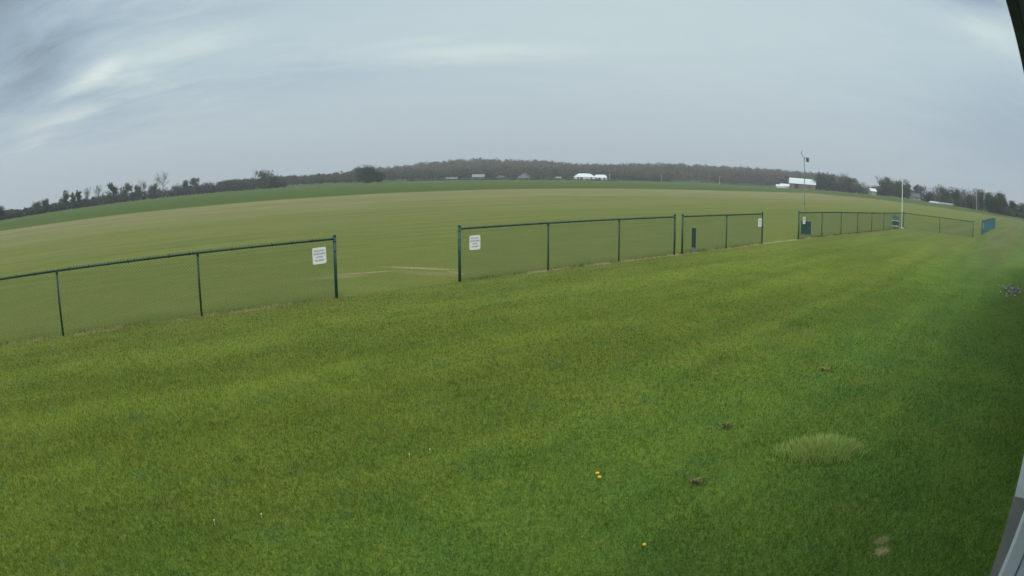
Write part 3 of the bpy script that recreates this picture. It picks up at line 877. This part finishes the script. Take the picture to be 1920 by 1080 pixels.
# left row: azimuth, range, top elevation, width, kind, leaf, label
G1 = 'trees in the row along the field at left'
LEFT = [
 (-49.0, 235, .66, 5.5, 'leafy', 'leaf_dark', 'dark bushy tree cut by the left edge of the photo'),
 (-44.9, 262, .62, 5, 'leafy', 'leaf_mid', 'low grey-green tree, second from the left edge'),
 (-43.9, 266, .66, 4.5, 'leafy', 'leaf_mid', 'low grey-green tree, third from the left edge'),
 (-41.9, 276, 1.27, 4.2, 'leafy', 'leaf_mid', 'upright green tree, left one of the leafy group of three'),
 (-40.9, 282, .95, 3.2, 'leafy', 'leaf_mid', 'small tree filling the middle of the leafy group of three'),
 (-40.4, 286, 1.25, 3.6, 'leafy', 'leaf_dark', 'narrow upright green tree, right one of the leafy group of three'),
 (-39.5, 292, 1.18, 4.5, 'bare', '', 'thin bare tree just right of the leafy group of three'),
 (-38.2, 298, 1.36, 5.0, 'bare', '', 'bare tree with upswept branches, left of the lopsided green tree'),
 (-36.75, 306, 1.50, 6.0, 'leafy', 'leaf_dark', 'lopsided dark green tree standing clear of its neighbours'),
 (-35.2, 316, 1.18, 7.0, 'leafy', 'leaf_mid', 'broad green tree between the lopsided tree and the bare-topped one'),
 (-34.3, 322, .95, 5.0, 'leafy', 'leaf_mid', 'small round tree leaning on the broad green tree'),
 (-33.7, 326, 1.36, 5.0, 'bare', '', 'bare-topped tree, left of the tallest bare tree'),
 (-32.6, 332, .85, 6.0, 'leafy', 'leaf_mid', 'low bushy tree at the left foot of the tallest bare tree'),
 (-31.6, 338, 1.90, 9.5, 'bare', '', 'tallest bare tree of the left row, spreading wide'),
 (-30.4, 342, .75, 6.0, 'bare', '', 'low bare tree at the right foot of the tallest bare tree'),
 (-29.35, 346, .98, 4.0, 'leafy', 'leaf_dark', 'small pointed green tree right of the tallest bare tree'),
 (-28.5, 350, 1.16, 6.0, 'leafy', 'leaf_mid', 'pyramid-shaped green tree, last high one of the left row'),
 (-27.4, 352, .74, 7.0, 'bare', '', 'low twiggy tree just right of the pyramid-shaped one'),
 (-25.4, 356, .62, 8.0, 'leafy', 'leaf_mid', 'low dull green tree far right in the left row'),
 (-24.4, 356, .66, 8.0, 'leafy', 'leaf_mid', 'low round tree before the big dark tree with open top'),
]
for i, (az, r, el, w, kd, lf, lb) in enumerate(LEFT):
    x, y = AZ(az, r); tree(kd, x, y, EL(el, r) - tz(x, y), w, lb, G1, 100 + i, lf or 'leaf_mid')
G2 = 'big dark trees standing out from the woods'
x, y = AZ(-21.9, 345); tree('leafy', x, y, EL(1.36, 345), 11.5, 'large dark green tree with an open ragged top, in front of the left woods', G2, 211, 'leaf_dark', low=.1)
x, y = AZ(-20.9, 352); tree('leafy', x, y, EL(.9, 352), 7.5, 'rounded dark tree touching the ragged-topped one on its right', G2, 212, 'leaf_dark', low=.1)
x, y = AZ(-12.55, 335); tree('round', x, y, EL(1.22, 335), 11.5, 'single dense dark green tree in front of the hill woods', G2, 213, 'leaf_dark', low=.05)
x, y = AZ(-11.6, 338); tree('round', x, y, EL(.62, 338), 6, 'low dark shrub-like tree at the right foot of the dense dark tree', G2, 214, 'leaf_dark', low=.05)
# right side groups
G3 = 'trees on the right skyline'
RIGHT = [
 (27.6, 430, 1.42, 12, 'round', 'leaf_mid', 'round-headed hazy tree at the right end of the red barn'),
 (28.5, 432, 1.35, 11, 'round', 'leaf_mid', 'hazy tree second right of the red barn'),
 (29.6, 436, 1.72, 11, 'bare', '', 'tall bare tree rising above the hazy grove right of the barn'),
 (30.3, 430, 1.28, 10, 'round', 'leaf_mid', 'hazy tree on the right slope of the grove beside the barn'),
 (31.5, 420, .95, 10, 'leafy', 'leaf_pale', 'low pale tree at the right end of the hazy grove'),
 (32.9, 390, .75, 6, 'leafy', 'leaf_pale', 'low pale budding tree before the tall hazy clump'),
 (34.2, 400, 1.60, 12, 'round', 'leaf_mid', 'tall hazy tree left of the white mast'),
 (35.3, 398, 1.50, 11, 'round', 'leaf_mid', 'hazy tree immediately left of the white mast'),
 (36.3, 396, 1.20, 8, 'round', 'leaf_mid', 'hazy tree behind the white mast'),
]
rs = random.Random(4)
for k in range(17):
    az = 37.0 + k * .46
    el = 1.0 + .25 * math.sin(k * 1.3) + (.25 if az > 39 else 0) + (.12 if az > 42.5 else 0)
    kd = 'bare' if k % 3 != 1 else 'leafy'
    RIGHT.append((az, 385 - 5 * k + rs.uniform(-8, 8), el, 7 + rs.random() * 3, kd, 'leaf_dark', None))
NTH = ['first', 'second', 'third', 'fourth', 'fifth', 'sixth', 'seventh', 'eighth', 'ninth', 'tenth', 'eleventh', 'twelfth', 'thirteenth', 'fourteenth', 'fifteenth', 'sixteenth', 'seventeenth']
j = 0
for i, (az, r, el, w, kd, lf, lb) in enumerate(RIGHT):
    x, y = AZ(az, r)
    if lb is None:
        lb = '%s woodland tree, %s one right of the white mast' % ('bare twiggy' if kd == 'bare' else 'dark leafy', NTH[j]); j += 1
    tree(kd, x, y, EL(el, r) - tz(x, y), w, lb, G3, 300 + i, lf or 'leaf_dark', low=.15)
x, y = AZ(46.1, 285); tree('round', x, y, EL(1.60, 285) - tz(x, y), 11.5, 'large dark green tree with a smooth domed crown near the right edge', G3, 401, 'leaf_dark', low=.04)
x, y = AZ(45.2, 292); tree('round', x, y, EL(1.30, 292) - tz(x, y), 8.0, 'dark green tree touching the domed tree on its left', G3, 402, 'leaf_dark', low=.04)
x, y = AZ(47.9, 300); tree('round', x, y, EL(.90, 300) - tz(x, y), 8, 'lower dark tree right of the domed tree', G3, 403, 'leaf_dark', low=.05)
x, y = AZ(48.9, 290); tree('leafy', x, y, EL(.98, 290) - tz(x, y), 6, 'small dark tree cut by the right edge of the photo', G3, 404, 'leaf_dark', low=.1)

# wood on the hill, undergrowth and hedges: masses
def mass(name, label, pts, mat, per, seed, cat, leaf=(.7, 1.5), bare=.5, flat=.42):
    """pts: x,y,z,height,width"""
    rng = np.random.default_rng(seed); V = []; A = []; T = []
    pts = np.array(pts)
    k = len(pts)
    u = rng.normal(size=(k, per, 3)); u /= np.linalg.norm(u, axis=2)[..., None]
    rad = rng.uniform(.35, 1.0, (k, per, 1)) ** .5
    lob = 1 + .22 * np.sin(u[..., :1] * 5 + rng.uniform(0, 6, (k, 1, 1))) * np.cos(u[..., 2:] * 4 + rng.uniform(0, 6, (k, 1, 1)))
    c = u * rad * lob * np.stack([pts[:, 4] * .5, pts[:, 4] * .5, pts[:, 3] * flat], 1)[:, None, :]
    c += np.stack([pts[:, 0], pts[:, 1], pts[:, 2] + pts[:, 3] * (1 - flat)], 1)[:, None, :]
    cen = c.reshape(-1, 3)
    v = quads(cen, rng.uniform(leaf[0], leaf[1], len(cen)), rng)
    tone = np.repeat(np.clip(np.repeat(rng.random(k), per) * .7 + rng.random(len(cen)) * .3, 0, 1), 4)
    pat = .38 * np.sin(pts[:, 0] * .021 + 1.3 * np.sin(pts[:, 1] * .013)) * np.cos(pts[:, 1] * .027 + pts[:, 0] * .008)
    tint = np.repeat(np.repeat(np.clip(rng.normal(bare, .18, k) + pat, 0, 1), per), 4)
    me = np_mesh(name, v, 4, M[mat], {'rnd': tone, 'tint': tint})
    o = bpy.data.objects.new(name, me); col.objects.link(o); tag(o, label, cat, None, 'stuff')
    return o
rg = np.random.default_rng(21)
pts = []
def wood(az0, az1, r0, r1, n_, h0, h1, w0, w1):
    for _ in range(n_):
        az = rg.uniform(az0, az1); r = math.sqrt(rg.uniform(r0 ** 2, r1 ** 2)); x, y = AZ(az, r)
        pts.append((x, y, tz(x, y), rg.uniform(h0, h1), rg.uniform(w0, w1)))
wood(-14, 31, 585, 650, 420, 7.5, 12.5, 9, 15)
wood(-14, 31, 650, 900, 1500, 8, 13.5, 11, 17)
wood(-13, 29, 780, 880, 150, 12.2, 14.8, 5, 9)
mass('hill_woods', 'brown and green spring woods covering the low hill', pts, 'wood', 130, 31, 'woods', (.9, 1.9), .55)
pts = []
wood(-26, -11, 455, 560, 420, 5.5, 8.2, 6, 9)
wood(-16, 2, 500, 585, 330, 6, 9.5, 6, 10)
wood(2, 14, 505, 585, 170, 5.5, 8.5, 6, 10)
mass('distant_woods', 'low budding woods below the hill, left of the white farm buildings', pts, 'wood', 110, 32, 'woods', (.7, 1.5), .32)
pts = []
for k in range(620):      # hedgerow under the left trees
    az = rg.uniform(-56, -20); r = np.interp(az, [-56, -50, -43, -37, -30, -20], [225, 236, 270, 308, 343, 362]) + rg.uniform(-3, 10)
    x, y = AZ(az, r); f = np.interp(az, [-50, -46, -42, -36, -30, -24], [3.2, 3.2, 3.8, 4.6, 5.0, 5.2])
    pts.append((x, y, tz(x, y), f * rg.uniform(.7, 1.12), rg.uniform(3, 5)))
mass('hedgerow', 'thick hedgerow of scrub along the far edge of the field at left', pts, 'brush', 70, 33, 'hedgerow', (.4, .9), .25, .5)
pts = []
for k in range(520):      # undergrowth of the right woods
    az = rg.uniform(26.5, 56); r = np.interp(az, [26, 36, 44, 47, 56], [440, 400, 318, 292, 270]) + rg.uniform(-4, 26)
    x, y = AZ(az, r); pts.append((x, y, tz(x, y), np.interp(az, [26, 28.5, 30.5, 31.8, 33.2, 34.3, 35.6, 36.6, 38, 40, 43, 47, 47.6, 50], [7.5, 9.5, 8, 4.6, 4.5, 8.5, 8, 5, 4.8, 6, 6.5, 6, 3.4, 3]) * rg.uniform(.6, 1.08), rg.uniform(4, 7)))
mass('right_undergrowth', 'dark scrub filling the woods at right between the trunks', pts, 'brush', 90, 34, 'undergrowth', (.5, 1.1), .4, .5)
pts = []
for k in range(260):      # low dark line at the end of the field, centre
    az = rg.uniform(-9, 9); r = 430 + rg.uniform(-3, 6); x, y = AZ(az, r); pts.append((x, y, tz(x, y), rg.uniform(.7, 1.3), rg.uniform(2.5, 4.5)))
mass('field_hedge', 'low dark hedge line along the far end of the crop, centre', pts, 'brush', 30, 35, 'hedge', (.3, .7), .4, .5)

# ------------------------------------------------------------------ far buildings and poles
def gable(name, az, r, L_, W_, hw, hr, rz, wall, roof, label, cat, group='far farm buildings', openings=(), gambrel=False, zoff=0, hip=0.0):
    x, y = AZ(az, r); e = empty(name, (x, y, tz(x, y) + zoff), rz); tag(e, label, cat, group)
    a, b_ = L_ / 2, W_ / 2
    prof = [(-b_, 0), (-b_, hw), (-b_ * .62, hw + (hr - hw) * .68), (0, hr), (b_ * .62, hw + (hr - hw) * .68), (b_, hw), (b_, 0)] if gambrel else [(-b_, 0), (-b_, hw), (0, hr), (b_, hw), (b_, 0)]
    m_ = len(prof); mb = MB()
    wp_ = [(p[0], min(p[1], hw)) if hip else p for p in prof]
    mb.add([(-a, p[0], p[1]) for p in wp_] + [(a, p[0], p[1]) for p in wp_], [tuple(range(m_))[::-1], tuple(range(m_, 2 * m_)), (0, 1, m_ + 1, m_), (m_ - 2, m_ - 1, 2 * m_ - 1, 2 * m_ - 2)])
    mb.build('wall', M[wall], e)
    mb = MB()
    rp = prof[1:-1]; ov = .35; t = .18
    k = len(rp)
    out = [(p[0] * (1 + ov / b_ if i in (0, k - 1) else 1.0), p[1] + .03 - (.25 if i in (0, k - 1) else 0)) for i, p in enumerate(rp)]
    hp = [hip if (k == 3 and i == 1) else 0 for i in range(k)]
    vs = [(-a - .4 + q, p[0], p[1]) for p, q in zip(out, hp)] + [(a + .4 - q, p[0], p[1]) for p, q in zip(out, hp)] + [(-a - .4 + q, p[0], p[1] + t) for p, q in zip(out, hp)] + [(a + .4 - q, p[0], p[1] + t) for p, q in zip(out, hp)]
    fs = []
    for i in range(k - 1):
        fs += [(i, k + i, k + i + 1, i + 1), (2 * k + i, 2 * k + i + 1, 3 * k + i + 1, 3 * k + i), (i, i + 1, 2 * k + i + 1, 2 * k + i), (k + i, 3 * k + i, 3 * k + i + 1, k + i + 1)]
    fs += [(0, 2 * k, 3 * k, k), (k - 1, 2 * k - 1, 4 * k - 1, 3 * k - 1)]
    if hip: fs += [(2 * k, 2 * k + 2, 2 * k + 1), (3 * k, 3 * k + 1, 3 * k + 2)]
    mb.add(vs, fs); mb.build('roof', M[roof], e)
    for (ox, oz, ow, oh) in openings:
        mb = MB(); mb.box((ox, -b_ - .03, oz), (ow, .10, oh)); mb.build('door' if oz < oh * .51 + .2 else 'window', M['opening'], e)
    return e
face = lambda az, k=0: -R(az) + R(k)
gable('farm_building', 6.25, 470, 14.5, 9, 2.3, 4.6, face(6.2, 6), 'white', 'roof_white', 'long white farm building with a bright white roof, left of the two', 'farm building', openings=[(-5.0, 1.0, 1.2, 1.9), (-2.6, 1.1, 2.2, 1.6), (1.5, .8, 2.4, .8), (4.2, 1.0, 1.2, 1.9)], hip=3.6)
gable('farm_building', 7.65, 476, 8.8, 7, 2.2, 4.0, face(7.6, -4), 'white', 'roof_white', 'shorter open-fronted white farm building, right of the two', 'farm building', openings=[(-3.1, 1.05, 1.4, 2.0), (-.6, 1.05, 1.7, 2.0), (3.0, 1.05, 1.4, 2.0)], hip=1.4)
gable('barn', 25.95, 430, 18.5, 10, 3.6, 6.9, face(26, -3), 'barn_red', 'roof_barn', 'large red-brown barn with a broad white gambrel roof', 'barn', gambrel=True, openings=[(-4, 1.5, 3, 3.0), (5, 1.6, 1.2, 1.2)], zoff=-.2)
gable('shed', 24.25, 440, 6.5, 5, 1.5, 2.9, face(24.3), 'white', 'roof_white', 'low white shed attached at the left of the barn', 'shed', zoff=-.2)
gable('shed', 23.75, 432, 4.5, 4, 1.2, 2.2, face(23.7), 'white', 'roof_white', 'smallest white shed, farthest left of the barn', 'shed', zoff=-.2, group='far farm buildings')
gable('house', 32.75, 372, 4.0, 4, 2.2, 3.5, face(32.7, 30), 'house_tan', 'roof_white', 'small pale outbuilding in the pale trees left of the white mast', 'house')
gable('house', 37.15, 360, 5.5, 5, 1.7, 3.6, face(37, 25), 'house_tan', 'roof_dark', 'small pale house with a dark roof right of the white mast', 'house', openings=[(0, 1.1, 1, .9)])
gable('house', 1.05, 438, 8.5, 8, 1.9, 4.6, face(1, 82), 'house_grey', 'roof_dark', 'grey-lilac house with a steep gable, centre of the far tree line', 'house', openings=[(0, 1.3, 1.2, 1.2)])
gable('house', -2.9, 440, 7.5, 6, 2.0, 3.6, face(-2.9), 'house_tan', 'roof_grey', 'pale tan house below the hill, left of the lilac house', 'house', openings=[(-1.5, 1.1, 1, 1)])
gable('house', -5.2, 445, 7.0, 5, .9, 1.7, face(-5.2), 'house_tan', 'roof_grey', 'low pale building at the left foot of the hill', 'house')
gable('house', -1.0, 440, 4.0, 4, 1.6, 2.6, face(-1, 40), 'house_tan', 'roof_dark', 'tiny tan house just left of the lilac house', 'house')
gable('shed', 4.0, 445, 3.4, 3, 1.2, 2.0, face(4), 'house_tan', 'roof_grey', 'tiny pale shed left of the long white farm building', 'shed')
def bag():
    x, y = AZ(39.95, 345)
    lab = ('long low white plastic silage bag lying along the field at right', 'silage bag')
    mb = MB(); prof = []; n_ = 10
    L_ = 16.5
    for sgn in (1,):
        ring = [(.8 * math.cos(math.pi * i / n_), .85 * math.sin(math.pi * i / n_)) for i in range(n_ + 1)]
        st = [(-L_ / 2, .2), (-L_ / 2 + .6, .75), (-L_ / 2 + 1.5, 1), (L_ / 2 - 1.2, 1.0), (L_ / 2 - .3, 1.25), (L_ / 2, .6)]
        vs = []; fs = []
        for X, s in st: vs += [(X, a * s, b_ * s) for a, b_ in ring]
        for j in range(len(st) - 1):
            for i in range(n_): fs.append((j * (n_ + 1) + i, j * (n_ + 1) + i + 1, (j + 1) * (n_ + 1) + i + 1, (j + 1) * (n_ + 1) + i))
        mb.add(vs, fs)
    o = mb.build('silage_bag', M['wrap'], None, True); o.location = (x, y, tz(x, y) + .1); o.rotation_euler = (0, 0, face(40, -3)); tag(o, *lab)
bag()
def pole(az, r, el, label):
    x, y = AZ(az, r); h = EL(el, r) - tz(x, y); e = empty('utility_pole', (x, y, tz(x, y)), face(az, 20)); tag(e, label, 'utility pole', 'utility poles along the far road')
    mb = MB(); mb.tube((0, 0, -.3), (0, 0, h), .19, .13, 7); mb.build('shaft', M['pole_wood'], e)
    mb = MB(); mb.box((0, -.16, h - .7), (2.2, .12, .14)); mb.build('crossarm', M['pole_wood'], e)
    for sx in (-.95, -.4, .4, .95):
        mb = MB(); mb.lathe((sx, -.16, h - .63), [(.04, 0), (.06, .06), (.03, .14)], 6); mb.build('insulator', M['galv'], e)
pole(8.44, 462, .33, 'pale utility pole right of the two white farm buildings')
pole(12.98, 455, .34, 'pale utility pole midway between the white farm buildings and the barn')
pole(18.19, 450, .50, 'pale utility pole third from left, left of the barn')
pole(43.73, 300, 1.15, 'pale utility pole in front of the dark trees at right')

# ------------------------------------------------------------------ haze
def haze():
    mb = MB(); mb.box((0, 1000, 49), (3200, 2900, 102)); m = bpy.data.materials.new('haze_air'); m.use_nodes = True
    t = m.node_tree
    for n in list(t.nodes): t.nodes.remove(n)
    o_ = t.nodes.new('ShaderNodeOutputMaterial'); v = t.nodes.new('ShaderNodeVolumePrincipled')
    v.inputs['Color'].default_value = (.95, .96, 1.0, 1); v.inputs['Density'].default_value = HAZE; v.inputs['Anisotropy'].default_value = .1
    t.links.new(v.outputs[0], o_.inputs['Volume'])
    o = mb.build('haze', m); tag(o, 'thin grey-blue morning haze', 'haze', None, 'stuff')
HAZE = .00042
if HAZE: haze()
